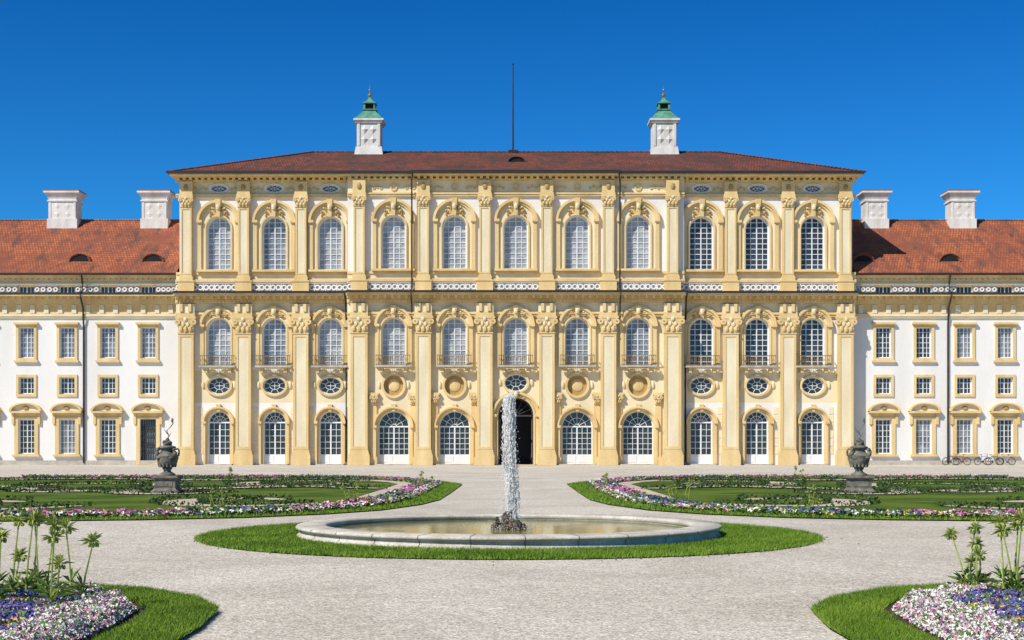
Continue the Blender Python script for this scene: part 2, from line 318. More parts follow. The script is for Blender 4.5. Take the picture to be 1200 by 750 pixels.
for i,co,a,b_,sd in cells:
    yw=YC if i<=2 else YS
    cx,x0,x1=XO(co),XO(a),XO(b_)
    side=i>=3; right=co>150
    gtop=472 if i else 464
    if i==0:
        hw=20.5*U; zb=.06; zs=FZ(487)
        h=archpts(cx,hw,zb,zs); prism(B['cream'],rectpts(x0,x1,0,FZ(gtop)),yw,yw+.6,[h])
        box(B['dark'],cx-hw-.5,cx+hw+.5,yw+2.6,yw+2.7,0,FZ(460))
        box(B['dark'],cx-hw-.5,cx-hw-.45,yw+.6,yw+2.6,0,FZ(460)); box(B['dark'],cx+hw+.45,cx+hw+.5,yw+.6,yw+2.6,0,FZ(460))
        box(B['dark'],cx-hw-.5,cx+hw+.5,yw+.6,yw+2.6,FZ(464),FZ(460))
        ring(B['iron'],cx,zs,hw-.14,hw,0,math.pi,yw+.4,yw+.5,20); box(B['iron'],cx-hw,cx+hw,yw+.4,yw+.5,zs-.1,zs+.05)
        for q in range(1,8):
            t=math.pi*q/8; tube(B['iron'],[(cx+.3*math.cos(t),yw+.45,zs+.3*math.sin(t)),(cx+hw*.97*math.cos(t),yw+.45,zs+hw*.97*math.sin(t))],.03,4)
        ring(B['iron'],cx,zs,.3,.36,0,math.pi,yw+.42,yw+.48,12)
        for s in(-1,1):
            box(B['iron'],cx+s*hw,cx+s*(hw-.12),yw+.45,yw+1.5,zb,zs)
            box(B['gold'],cx+s*(hw-.13),cx+s*(hw-.16),yw+.6,yw+1.35,.7,2.0); box(B['gold'],cx+s*(hw-.13),cx+s*(hw-.16),yw+.6,yw+1.35,2.3,zs-.3)
        surround(cx,hw,zb,zs,hw+.5,zs,zb,yw,True,.3,True,'pale')
    else:
        hwp=13 if side else 18
        hw=hwp*U; zb=.12; zs=FZ(482+hwp)
        h=archpts(cx,hw,zb,zs); prism(B['white' if side else 'cream'],rectpts(x0,x1,0,FZ(gtop)),yw,yw+.48,[h])
        b=B['wood']; y=yw+.4
        prism(B['gl_dark'],h,y+.08,y+.09)
        framepts(b,h,y,y+.08,.085)
        box(b,cx-hw,cx+hw,y-.03,y+.08,zs-.07,zs+.06)
        for q in range(1,6):
            t=math.pi*q/6; tube(b,[(cx+.25*math.cos(t),y+.03,zs+.25*math.sin(t)),(cx+hw*.95*math.cos(t),y+.03,zs+hw*.95*math.sin(t))],.024,4)
        ring(b,cx,zs,hw*.55,hw*.55+.045,0,math.pi,y+.005,y+.06,14); ring(b,cx,zs,.2,.26,0,math.pi,y+.008,y+.06,10)
        zk=zb+.85
        box(b,cx-hw,cx+hw,y+.01,y+.07,zb,zk)
        for q in range(2):
            xa=cx+(q-1)*hw+.12; box(b,xa,xa+hw-.24,y-.02,y+.02,zb+.15,zk-.12)
        ncol=4 if side else 6
        for q in range(1,ncol):
            dx=-hw+2*hw*q/ncol; w_=.13 if q*2==ncol else .045
            box(b,cx+dx-w_/2,cx+dx+w_/2,y-.004*(q%2),y+.06,zk,zs-.07)
        for q in range(1,5):
            z=zk+(zs-.1-zk)*q/5; box(b,cx-hw,cx+hw,y+.012,y+.06,z-.022,z+.022)
        surround(cx,hw,zb,zs,hw+.36,zs,zb,yw,False,.2,False,'yellow')
        frust(B['yellow'],cx,yw-.14,zs+hw-.02,zs+hw+.62,.26,.3,.42,.46)
        box(B['plinth'],cx-hw-.25,cx+hw+.25,yw-.55,yw+.28,0,.115)
        if not side:
            for s in(-1,1):
                px=cx+s*23*U; w=7*U; yf=yw-.16
                box(B['yellow'],px-w/2,px+w/2,yf,yw+.02,.75,FZ(474))
                box(B['yellow'],px-w*.6,px+w*.6,yf-.08,yw+.02,0.012,.75)
                capital(px,yf,FZ(463),FZ(474),w)
                box(B['yellow'],px-w*.85,px+w*.85,yf-.2,yw+.02,FZ(463),FZ(460.5))
        else:
            for q in range(6):
                z=1.0+q*.72
                for s in(-1,1):
                    xx=cx+s*(hw+.36+.3); box(B['pale'],xx-.2,xx+.2,yw-.04,yw+.01,z,z+.64)
    zc=FZ(452 if i else 449)
    rx,rz=(13*U,10*U) if (side or i==0) else (11.5*U,12*U)
    h=ellpts(cx,zc,rx,rz)
    prism(B['cream'],rectpts(x0,x1,FZ(gtop),FZ(434)),yw,yw+.32,[h])
    ring(B['yellow'],cx,zc,rx+.01,rx+.22,0,2*math.pi,yw-.2,yw-.001,28,(rz+.05)/(rx+.05))
    if side or i==0: ovalwin(cx,zc,rx,rz,yw,'gl_dark')
    else:
        prism(B['gold'],h,yw+.25,yw+.26); blob(B['yellow'],cx,yw+.24,zc+.02,rx*.62,.16,rz*.62,12,8)
    for s in(-1,1): blob(B['pale'],cx+s*(rx+.42),yw-.06,zc+.05,.14,.12,.34,7,5)
    blob(B['pale'],cx,yw-.12,zc+rz+.2,.3,.15,.14,7,4)
    hw=14*U; zb=FZ(430); zs=FZ(387)
    h=archpts(cx,hw,zb,zs)
    prism(B['white' if side else 'cream'],rectpts(x0,x1,FZ(434),FZ(345)),yw,yw+.46,[h])
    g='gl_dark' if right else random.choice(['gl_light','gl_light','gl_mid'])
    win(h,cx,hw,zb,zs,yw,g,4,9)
    surround(cx,hw,zb,zs,21.5*U,FZ(382),zb,yw)
    bb=B['bronze']; hwb=20*U; zt=FZ(417); z0=FZ(429)
    box(B['plinth'],cx-hwb-.08,cx+hwb+.08,yw-.85,yw-.431,z0-.16,z0)
    for s in(-1,1):
        box(B['yellow'],cx+s*hwb*.7-.14,cx+s*hwb*.7+.14,yw-.6,yw,z0-.62,z0-.162)
        blob(B['yellow'],cx+s*hwb*.35,yw-.2,z0-.42,.32,.16,.13,7,4)
    for xx0,xx1,yy0,yy1 in((cx-hwb,cx+hwb,yw-.8,yw-.73),(cx-hwb,cx-hwb+.07,yw-.73,yw-.44),(cx+hwb-.07,cx+hwb,yw-.73,yw-.44)):
        box(bb,xx0,xx1,yy0,yy1,zt-.06,zt); box(bb,xx0,xx1,yy0,yy1,z0+.04,z0+.1)
    nb=17
    for q in range(nb):
        x=cx-hwb+.04+(2*hwb-.08)*q/(nb-1)
        tube(bb,[(x,yw-.765,z0+.1),(x,yw-.87 if q%4 else yw-.765,z0+.36),(x,yw-.765,zt-.06)],.02,4)
        if q<nb-1 and q%2==0: ring(bb,x+hwb/(nb-1)*1,z0+.5,.06,.095,0,2*math.pi,yw-.79,yw-.75,8)
    zb=FZ(316); zs=FZ(268)
    h=archpts(cx,hw,zb,zs)
    prism(B['white'],rectpts(x0,x1,FZ(345),FZ(229)),yw,yw+.46,[h])
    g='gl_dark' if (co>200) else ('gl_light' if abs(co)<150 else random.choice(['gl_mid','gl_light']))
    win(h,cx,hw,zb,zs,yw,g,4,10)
    surround(cx,hw,zb,zs,24.5*U,FZ(260),zb,yw)
    blob(B['yellow'],cx,yw-.16,FZ(249),.85,.08,.28,10,5)
    for q in range(7):
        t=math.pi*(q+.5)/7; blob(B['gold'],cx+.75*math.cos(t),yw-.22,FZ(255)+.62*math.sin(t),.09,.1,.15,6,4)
    box(B['yellow'],cx-25*U,cx+25*U,yw-.48,yw+.02,FZ(319),FZ(316)-.035)
    if side:
        h=ellpts(cx,FZ(221),9.5*U,4.2*U)
        prism(B['pale'],rectpts(x0,x1,FZ(229),FZ(206)),yw,yw+.3,[h]); ovalwin(cx,FZ(221),9.5*U,4.2*U,yw,'gl_dark',.12)
        ring(B['white'],cx,FZ(221),9.6*U,11.5*U,0,2*math.pi,yw-.1,yw-.002,20,.5)
    else:
        prism(B['pale'],rectpts(x0,x1,FZ(229),FZ(206)),yw,yw+.3)
        ring(B['yellow'],cx,FZ(221),.2,.33,0,2*math.pi,yw-.1,yw-.002,14)
    for s in(-1,1):
        for q in range(5):
            x=cx+s*(1.15+q*.32)
            if not (x0+.35<x<x1-.35): continue
            ring(B['yellow'],x,FZ(221)+(.06 if q%2 else -.06),.07,.14,0,2*math.pi,yw-.08,yw-.002,8)
for s in(-1,1):
    x=XO(s*196)
    B['cream'].add([(x,YC,0),(x,YS+.05,0),(x,YS+.05,FZ(206)),(x,YC,FZ(206))],[(0,1,2,3)])
    x=XO(s*394)
    B['white'].add([(x,YS,0),(x,148,0),(x,148,FZ(206)),(x,YS,FZ(206))],[(0,1,2,3)])
B['white'].add([(XO(-394),148,0),(XO(394),148,0),(XO(394),148,FZ(206)),(XO(-394),148,FZ(206))],[(0,1,2,3)])

for o in [36,107.5,182,251,318,385]:
    for s in(-1,1):
        cx=XO(s*o); yw=YC if o<190 else YS
        wl=18 if o!=182 else 20
        pilaster(cx,wl*U,0.014,FZ(372),20*U,yw,.54,.45,.95)
        pilaster(cx,13*U,FZ(330),FZ(232),12*U,yw,.46,.2,.35)
        box(B['yellow'],cx-9.5*U,cx+9.5*U,yw-.64,yw,FZ(343.5),FZ(331))
        box(B['yellow'],cx-10.5*U,cx+10.5*U,yw-.70,yw,FZ(331),FZ(329.6))
        box(B['yellow'],cx-10.5*U,cx+10.5*U,yw-.68,yw+.02,FZ(371.9),FZ(367.2))
        box(B['pale'],cx-10*U,cx+10*U,yw-.62,yw+.02,FZ(367.2),FZ(357))
        for q in(-1,1): box(B['yellow'],cx+q*5*U-.14,cx+q*5*U+.14,yw-.80,yw-.61,FZ(366),FZ(357.2))
        box(B['yellow'],cx-8*U,cx+8*U,yw-.6,yw+.02,FZ(232)+.002,FZ(228.5))
        box(B['yellow'],cx-7.4*U,cx+7.4*U,yw-.54,yw+.02,FZ(228.5),FZ(214))
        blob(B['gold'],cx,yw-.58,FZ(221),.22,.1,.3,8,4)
def bands(xa,xb,yw):
    box(B['yellow'],xa,xb,yw-.16,yw+.02,FZ(322),FZ(319.2)); box(B['pale'],xa,xb,yw-.06,yw+.02,FZ(328),FZ(322))
    box(B['yellow'],xa,xb,yw-.4,yw+.02,FZ(331),FZ(328))
    box(B['blue'],xa,xb,yw-.22,yw+.02,FZ(343.4),FZ(331.004))
    box(B['white'],xa,xb,yw-.3,yw-.215,FZ(333.2),FZ(331.006)); box(B['white'],xa,xb,yw-.3,yw-.215,FZ(343.3),FZ(341.4))
    n=int((xb-xa)/.5); st=(xb-xa)/n
    for q in range(n):
        x=xa+st*(q+.5); ring(B['white'],x,FZ(337.3),.14,.26,0,2*math.pi,yw-.29,yw-.21,12)
        if q%2: box(B['white'],x-st/2-.04,x-st/2+.04,yw-.283,yw-.2,FZ(341.4),FZ(333.2))
    box(B['yellow'],xa,xb,yw-1.35,yw+.02,FZ(345.5),FZ(343.404))
    box(B['yellow'],xa,xb,yw-1.25,yw+.02,FZ(348),FZ(345.5)); box(B['yellow'],xa,xb,yw-.6,yw+.02,FZ(350.5),FZ(348))
    dent(xa,xb,yw-1.0,yw-.59,FZ(351.5),FZ(348.01),.62,.22)
    box(B['yellow'],xa,xb,yw-.4,yw+.02,FZ(356),FZ(350.5)); dent(xa,xb,yw-.5,yw-.39,FZ(355),FZ(352),.32,.15)
    box(B['pale'],xa,xb,yw-.1,yw+.02,FZ(366.5),FZ(356))
    box(B['yellow'],xa,xb,yw-.3,yw+.02,FZ(369),FZ(366.5)); box(B['yellow'],xa,xb,yw-.2,yw+.02,FZ(371.7),FZ(369))
    box(B['gutter'],xa,xb,yw-1.43,yw-1.3,FZ(345.4),FZ(342.9))
def topbands(xa,xb,yw):
    box(B['yellow'],xa,xb,yw-.2,yw+.02,FZ(231.8),FZ(229.5)); box(B['yellow'],xa,xb,yw-.28,yw+.02,FZ(229.5),FZ(227.8))
    box(B['yellow'],xa,xb,yw-.3,yw+.02,FZ(214),FZ(211.5)); dent(xa,xb,yw-.6,yw-.29,FZ(212),FZ(209.2),.55,.26)
    box(B['yellow'],xa,xb,yw-.62,yw+.02,FZ(209.2),FZ(207))
for f in(bands,topbands):
    f(XO(-196)-.02,XO(196)+.02,YC); f(XO(-394)-.3,XO(-196)-.021,YS); f(XO(196)+.021,XO(394)+.3,YS)
ze=FZ(206.6); xe=XO(403)-XO(0); xc=XO(0)
def hip(b,xc,xe,y0,y1,z0,zr,run):
    ym=(y0+y1)/2
    v=[(xc-xe,y0,z0),(xc+xe,y0,z0),(xc+xe,y1,z0),(xc-xe,y1,z0),(xc-xe+run,ym,zr),(xc+xe-run,ym,zr)]
    b.add(v,[(0,1,5,4),(1,2,5),(2,3,4,5),(3,0,4)])
hip(B['tile_c'],xc,xe,125.55,148.6,ze+.12,30.35,11.2)
box(B['yellow'],xc-xe+.06,xc+xe-.06,125.65,148.5,ze-.12,ze+.1)
box(B['gutter'],xc-xe-.05,xc+xe+.05,125.42,125.62,ze-.02,ze+.2)
box(B['gutter'],xc-xe-.08,xc-xe+.05,125.62,148.5,ze-.02,ze+.2); box(B['gutter'],xc+xe-.05,xc+xe+.08,125.62,148.5,ze-.02,ze+.2)
box(B['yellow'],XO(-120),XO(120),125.2,125.64,ze-.16,ze+.06); box(B['gutter'],XO(-121),XO(121),125.02,125.2,ze-.06,ze+.2)
B['tile_c'].add([(XO(-121),125.1,ze+.16),(XO(121),125.1,ze+.16),(XO(119),127,ze+.75),(XO(-119),127,ze+.75)],[(0,1,2,3)])
for k in range(84):
    x=xc-xe+11.2+(2*xe-22.4)*k/83; blob(B['tile_c'],x,137.07,30.36,.32,.16,.14,6,4)
for s in(-1,1):
    for k in range(40):
        t=k/39; blob(B['tile_c'],xc+s*(xe-11.2*t),125.6+11.5*t,ze+.14+(30.35-ze-.12)*t,.26,.26,.12,6,4)
def eyebrow(b,x,y,z,w,h):
    o=[(x+w*math.cos(math.pi*i/10),z+h*math.sin(math.pi*i/10)) for i in range(11)]
    prism(b,o,y,y+2.2)
    i_=[(x+w*.82*math.cos(math.pi*i/10),z+.03+h*.78*math.sin(math.pi*i/10)) for i in range(11)]
    prism(B['dark'],i_,y-.03,y+.05)
    ring(b,x,z,w*.98,w*1.06,0,math.pi,y-.15,y+2,12,h/w)
eyebrow(B['tile_c'],XO(1),131.3,28.3,.75,.42)
for px in (433,778):
    x=(px-603)/12.05; y=137.07
    c=B['chim']
    frust(c,x,y,29.2,30.7,3.0,2.6,2.5,2.2); box(c,x-1.15,x+1.15,y-1.05,y+1.05,30.7,33.0)
    for s in(-1,1): box(c,x+s*.98-.12,x+s*.98+.12,y-1.13,y-1.04,30.75,32.9)
    for k in range(2):
        zc=31.4+k*.95
        for s in(-1,1):
            c.add([(x+s*.40-.34,y-1.07,zc),(x+s*.40,y-1.07,zc-.42),(x+s*.40+.34,y-1.07,zc),(x+s*.40,y-1.07,zc+.42),(x+s*.40,y-1.2,zc)],[(0,1,4),(1,2,4),(2,3,4),(3,0,4)])
    box(c,x-1.3,x+1.3,y-1.2,y+1.2,33.0,33.2); box(c,x-1.45,x+1.45,y-1.32,y+1.32,33.2,33.38)
    g=B['copper']
    for (z0,z1,w0,w1) in((33.38,33.5,2.75,2.6),(33.5,33.75,2.45,2.1),(33.75,34.15,2.1,1.35),(34.15,34.35,1.35,1.15),(34.35,34.45,1.4,1.4)): frust(g,x,y,z0,z1,w0,w0*.9,w1,w1*.9)
    for sx in(-1,1):
        for sy in(-1,1): box(g,x+sx*.48-.09,x+sx*.48+.09,y+sy*.46-.09,y+sy*.46+.09,34.45,35.0)
    box(B['dark'],x-.38,x+.38,y-.36,y+.36,34.45,35.0)
    for (z0,z1,w0,w1) in((35.0,35.1,1.3,1.3),(35.1,35.4,1.1,.42),(35.4,35.7,.42,.2)): frust(g,x,y,z0,z1,w0,w0,w1,w1)
    blob(B['gilt'],x,y,35.9,.2,.2,.2,10,7); tube(B['gilt'],[(x,y,35.7),(x,y,36.9)],.05,6); blob(B['gilt'],x,y,36.4,.1,.1,.13)
tube(B['gutter'],[(-.15,137.07,30.2),(-.15,137.07,38.9)],[.09,.05],8); blob(B['gutter'],-.15,137.07,38.95,.1,.1,.1); box(B['gutter'],-.6,.3,136.8,137.3,30.3,30.55)

# ---- wings ----
wc=[394]+[457+48*i for i in range(12)]
wcent=[433.5]+[481+48*i for i in range(11)]
zew=FZ(320.5)
for s in(-1,1):
    for k in range(12):
        a,b_=wc[k],wc[k+1]; co=wcent[k]; cx=XO(s*co); x0,x1=sorted((XO(s*a),XO(s*b_)))
        yw=YW; W=B['white']
        door=(k==0 and s<0)
        hz0=.08 if door else FZ(532)
        h=rectpts(cx-9.5*U,cx+9.5*U,hz0,FZ(491)); prism(W,rectpts(x0,x1,0,FZ(466)),yw,yw+.35,[h])
        if door:
            prism(B['gl_mid'],h,yw+.4,yw+.41); y=yw+.25
            for q in range(7): xx=cx-9.5*U+19*U*(q+.5)/7; box(B['iron'],xx-.03,xx+.03,y,y+.05,hz0,FZ(491))
            for z in(.4,1.2,2.6): box(B['iron'],cx-9.5*U,cx+9.5*U,y+.004,y+.06,z,z+.08)
            for q in range(3): ring(B['iron'],cx-.45+q*.45,1.9,.14,.2,0,2*math.pi,y-.01,y+.04,10); ring(B['iron'],cx-.45+q*.45,3.3,.14,.2,0,2*math.pi,y-.01,y+.04,10)
        else: win(h,cx,9.5*U,FZ(532),0,yw,random.choice(['gl_dark','gl_dark','gl_mid']),4,6,False,FZ(491),.26,.045)
        out=rectpts(cx-14*U,cx+14*U,hz0-.04,FZ(488)); prism(B['yellow'],out,yw-.12,yw,[h])
        if not door: box(B['yellow'],cx-16*U,cx+16*U,yw-.28,yw+.02,FZ(535),FZ(532)-.045)
        for q in(-1,1): box(B['yellow'],cx+q*15.2*U-.12,cx+q*15.2*U+.12,yw-.22,yw+.02,FZ(497),FZ(484.2))
        box(B['yellow'],cx-18*U,cx+18*U,yw-.48,yw+.02,FZ(484),FZ(481.5)); box(B['yellow'],cx-14*U,cx+14*U,yw-.1,yw+.02,FZ(487.8),FZ(484))
        seg=[(cx+18*U*math.cos(t),FZ(481.5)+9*U*math.sin(t)) for t in [math.pi*i/14 for i in range(15)]]
        prism(B['pale'],seg,yw-.18,yw)
        ring(B['yellow'],cx,FZ(481.5),16.2*U,19*U,0,math.pi,yw-.5,yw,16,.52)
        blob(B['gold'],cx,yw-.2,FZ(478),.3,.1,.2)
        h=rectpts(cx-9*U,cx+9*U,FZ(461.5),FZ(441.5)); prism(W,rectpts(x0,x1,FZ(466),FZ(430)),yw,yw+.35,[h])
        win(h,cx,9*U,FZ(461.5),0,yw,'gl_dark',4,3,False,FZ(441.5),.26,.045)
        prism(B['yellow'],rectpts(cx-12*U,cx+12*U,FZ(464.5),FZ(438.5)),yw-.12,yw,[h])
        h=rectpts(cx-9*U,cx+9*U,FZ(419),FZ(382.5)); prism(W,rectpts(x0,x1,FZ(430),FZ(345)),yw,yw+.35,[h])
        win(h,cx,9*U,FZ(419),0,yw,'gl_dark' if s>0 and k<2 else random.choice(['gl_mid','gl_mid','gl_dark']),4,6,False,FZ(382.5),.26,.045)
        prism(B['yellow'],rectpts(cx-12.2*U,cx+12.2*U,FZ(421.5),FZ(379.5)),yw-.12,yw,[h])
        box(B['yellow'],cx-14*U,cx+14*U,yw-.34,yw+.02,FZ(379.5),FZ(377)); box(B['yellow'],cx-14*U,cx+14*U,yw-.25,yw+.02,FZ(424),FZ(421.52))
        h=rectpts(cx-9*U,cx+9*U,FZ(343),FZ(334.5)); prism(B['pale'],rectpts(x0,x1,FZ(345),FZ(320)),yw,yw+.35,[h])
        prism(B['gl_dark'],h,yw+.2,yw+.21); framepts(B['wood'],h,yw+.14,yw+.2,.05); box(B['wood'],cx-.04,cx+.04,yw+.12,yw+.2,FZ(343),FZ(334.5))
        for q in(-1,1): box(B['wood'],cx+q*.35-.02,cx+q*.35+.02,yw+.14,yw+.2,FZ(343),FZ(334.5))
        for xa,xb in((x0+.02,cx-9.6*U),(cx+9.6*U,x1-.02)):
            box(B['blue'],xa,xb,yw-.1,yw+.02,FZ(343.3),FZ(333))
            box(B['white'],xa,xb,yw-.17,yw-.09,FZ(334.6),FZ(333.1)); box(B['white'],xa,xb,yw-.17,yw-.09,FZ(343.2),FZ(341.8))
            n=max(2,int((xb-xa)/.45)); st=(xb-xa)/n
            for q in range(n): ring(B['white'],xa+st*(q+.5),FZ(338.2),.11,.21,0,2*math.pi,yw-.165,yw-.09,10)
    xa,xb=sorted((XO(s*394),XO(s*wc[-1])))
    if s<0: xb-=.32
    else: xa+=.32
    yw=YW
    box(B['pale'],xa,xb,yw-.3,yw+.02,FZ(332.9),FZ(330.5)); box(B['pale'],xa,xb,yw-.12,yw+.02,FZ(330.5),FZ(325)); box(B['yellow'],xa,xb,yw-.45,yw+.02,FZ(325),FZ(322.4))
    dent(xa,xb,yw-.4,yw-.11,FZ(327),FZ(325.01),.5,.22)
    box(B['yellow'],xa,xb,yw-1.05,yw+.02,FZ(347),FZ(343.5)); box(B['yellow'],xa,xb,yw-.55,yw+.02,FZ(350),FZ(347))
    dent(xa,xb,yw-.8,yw-.54,FZ(351),FZ(347.01),.62,.24)
    box(B['yellow'],xa,xb,yw-.35,yw+.02,FZ(356),FZ(350)); box(B['yellow'],xa,xb,yw-.07,yw+.02,FZ(367),FZ(356))
    box(B['pale'],xa,xb,yw-.22,yw+.02,FZ(370),FZ(367)); box(B['pale'],xa,xb,yw-.14,yw+.02,FZ(372),FZ(370))
    dent(xa,xb,yw-.2,yw-.06,FZ(366.5),FZ(356.5),1.23,.42,'pale')
    box(B['gutter'],xa,xb,yw-1.12,yw-1.03,FZ(345),FZ(343))
    box(B['plinth'],xa,xb,yw-.1,yw+.02,0,.42)
    b=B['tile_w']; y0,yr,y1=YW-.75,136.0,145.0; zr=23.55
    b.add([(xa,y0,zew),(xb,y0,zew),(xb,yr,zr),(xa,yr,zr)],[(0,1,2,3)]); b.add([(xa,yr,zr),(xb,yr,zr),(xb,y1,zew),(xa,y1,zew)],[(0,1,2,3)])
    for q in range(120): blob(b,xa+(xb-xa)*(q+.5)/120,yr,zr,.3,.14,.12,6,4)
    box(B['gutter'],xa,xb,y0-.12,y0+.05,zew-.14,zew+.07); box(B['yellow'],xa,xb,y0+.05,YW+.02,zew-.16,zew-.02)
    xf=XO(s*wc[-1])
    B['white'].add([(xf,YW,0),(xf,144,0),(xf,144,zew),(xf,yr,zr-.05),(xf,YW,zew)],[(0,1,2,3,4)])
    B['white'].add([(xa,144,0),(xb,144,0),(xb,144,zew),(xa,144,zew)],[(0,1,2,3)])
def roofz(y): return zew+(y-(YW-.75))*(23.55-zew)/(136.0-YW+.75)
for px in(91,177,1014,1116,-60,1265):
    x=(px-603)/12.85; y=129.0; z=roofz(y); eyebrow(B['tile_w'],x,y,z-.02,.95,.7)
for px,w in((74.5,2.65),(182,2.4),(1026,2.1),(1127,2.3),(-90,2.6),(1290,2.6)):
    x=(px-603)/12.2; y=135.6; c=B['chim']
    box(c,x-w/2,x+w/2,y-.9,y+.9,22.0,25.4); frust(c,x,y,25.4,25.95,w,1.8,w+.6,2.3); box(c,x-w/2-.38,x+w/2+.38,y-1.25,y+1.25,25.95,26.12)
    box(B['capstone'],x-w/2-.34,x+w/2+.34,y-1.2,y+1.2,26.12,26.25)
    box(c,x-w/2-.1,x+w/2+.1,y-1.0,y+1.0,25.15,25.3); box(c,x-w/2-.12,x+w/2+.12,y-1.02,y+1.02,22.0,23.5)
    for q in(-1,1):
        box(c,x+q*(w/2-.14)-.1,x+q*(w/2-.14)+.1,y-.94,y-.88,23.52,25.12)
        for zc in(23.95,24.75):
            cx2=x+q*w*.19; c.add([(cx2-.32,y-.905,zc),(cx2,y-.905,zc-.36),(cx2+.32,y-.905,zc),(cx2,y-.905,zc+.36),(cx2,y-.96,zc)],[(0,1,4),(1,2,4),(2,3,4),(3,0,4)])
def pipe(pts,r=.075): tube(B['gutter'],pts,r,8)
for s in(-1,1):
    x=XO(s*119.5); pipe([(x,125.15,ze),(x,125.3,ze-.4),(x+s*.1,YC-.66,FZ(214)),(x+s*.1,YC-.5,FZ(232)),(x+s*.1,YC-.45,FZ(340)),(x+s*.1,YC-1.4,FZ(342)),(x+s*.1,YC-1.42,FZ(349)),(x+s*.1,YC-.7,FZ(356)),(x+s*.1,YC-.65,FZ(368))],.07)
    x=XO(s*198.5); pipe([(x,YS-1.4,FZ(346)),(x,YS-.6,FZ(356)),(x,YS-.45,FZ(374)),(x,YS-.2,FZ(380)),(x,YS-.2,.3)],.06)
    x=XO(s*509); pipe([(x,YW-.85,zew-.1),(x,YW-.55,FZ(331)),(x,YW-.5,FZ(341)),(x,YW-1.15,FZ(343)),(x,YW-1.15,FZ(348)),(x,YW-.35,FZ(360)),(x,YW-.25,FZ(374)),(x,YW-.15,FZ(380)),(x,YW-.15,.2)],.085)
names=dict(white='white_walls',cream='cream_walls',yellow='ochre_pilasters_and_cornices',pale='pale_panels',gold='relief_ornament',plinth='stone_plinths',wood='window_frames',blue='attic_relief_ground',iron='iron_gates',bronze='balcony_railings',gutter='gutters_and_downpipes',dark='dark_interiors',copper='copper_turret_caps',gilt='gilded_finials',chim='chimneys',capstone='chimney_capstones',gl_light='curtained_panes',gl_mid='grey_panes',gl_dark='dark_panes',tile_w='wing_roofs',tile_c='main_roof')
for k,b in B.items():
    if b.v: b.obj(names[k],M[k],palace)

# ============ GROUND ============
def sheet(name,pts,z,mat):
    b=MB(); b.add([(p[0],p[1],z) for p in pts],[tuple(range(len(pts)))]); return b.obj(name,mat)
sheet('ground',[(-3000,-1500),(3000,-1500),(3000,4500),(-3000,4500)],0,M['lawn'])
sheet('gravel_court',[(-120,-40),(120,-40),(120,127.9),(-120,127.9)],.004,M['gravel'])
def offset(pts,d):
    n=len(pts); out=[]
    area=sum(pts[i][0]*pts[(i+1)%n][1]-pts[(i+1)%n][0]*pts[i][1] for i in range(n))
    sg=1 if area>0 else -1
    for i in range(n):
        p0=Vector(pts[i-1]);p1=Vector(pts[i]);p2=Vector(pts[(i+1)%n])
        e1=(p1-p0).normalized();e2=(p2-p1).normalized()
        n1=Vector((-e1.y,e1.x))*sg;n2=Vector((-e2.y,e2.x))*sg
        m=(n1+n2); k=d/max(.35,(1+n1.dot(n2))); q=p1+m*k; out.append((q.x,q.y))
    return out
def inside(P,poly):
    r=np.zeros(len(P),bool); n=len(poly)
    for i in range(n):
        x1,y1=poly[i];x2,y2=poly[(i+1)%n]
        if y1==y2: continue
        c=((y1>P[:,1])!=(y2>P[:,1]))&(P[:,0]<(x2-x1)*(P[:,1]-y1)/(y2-y1)+x1); r^=c
    return r
def dist(P,poly):
    d=np.full(len(P),1e9); n=len(poly)
    for i in range(n):
        a=np.array(poly[i]);b=np.array(poly[(i+1)%n]);ab=b-a
        t=np.clip(((P-a)@ab)/(ab@ab),0,1); q=a+t[:,None]*ab; d=np.minimum(d,np.hypot(*(P-q).T))
    return d
def trimesh(name,parts,parent=None):
    V=np.concatenate([p[0].reshape(-1,3) for p in parts]); n=len(V)//3
    me=bpy.data.meshes.new(name); me.vertices.add(n*3); me.vertices.foreach_set('co',V.astype(np.float32).ravel())
    me.loops.add(n*3); me.loops.foreach_set('vertex_index',np.arange(n*3,dtype=np.int32))
    me.polygons.add(n); me.polygons.foreach_set('loop_start',np.arange(0,n*3,3,dtype=np.int32)); me.polygons.foreach_set('loop_total',np.full(n,3,dtype=np.int32))
    mi=np.concatenate([np.full(len(p[0]),k,dtype=np.int32) for k,p in enumerate(parts)])
    for p in parts: me.materials.append(p[1])
    me.polygons.foreach_set('material_index',mi); me.update(calc_edges=True); me.validate()
    o=bpy.data.objects.new(name,me); scene.collection.objects.link(o)
    if parent: o.parent=parent
    return o
def blades(P,z,h,w):
    n=len(P); a=rng.uniform(0,2*np.pi,n); hh=h*rng.uniform(.5,1.3,n); ww=w*rng.uniform(.7,1.4,n)
    base=np.c_[P,np.full(n,z)]; d=np.c_[np.cos(a),np.sin(a),np.zeros(n)]
    l=rng.normal(0,.45,(n,2))*hh[:,None]; tip=base+np.c_[l,hh]
    return np.stack([base-d*ww[:,None]/2,base+d*ww[:,None]/2,tip],1)
def petals(P3,s,up=.5):
    n=len(P3); a=rng.normal(0,1,(n,3))*[1,1,up]; a/=np.linalg.norm(a,axis=1)[:,None]
    b=rng.normal(0,1,(n,3))*[1,1,up]; b-= (b*a).sum(1)[:,None]*a; b/=np.linalg.norm(b,axis=1)[:,None]
    ss=(s*rng.uniform(.6,1.4,n))[:,None]
    return np.stack([P3+a*ss,P3-a*ss*.6+b*ss*.9,P3-a*ss*.6-b*ss*.9],1)
def clump(P,f=1.): return .5+.25*np.sin(P[:,0]*7.1*f+np.sin(P[:,1]*5.3*f)*2)+.25*np.sin(P[:,1]*8.3*f+1.7*np.sin(P[:,0]*4.1*f))
def sample(n,x0,x1,y0,y1): return np.c_[rng.uniform(x0,x1,n),rng.uniform(y0,y1,n)]

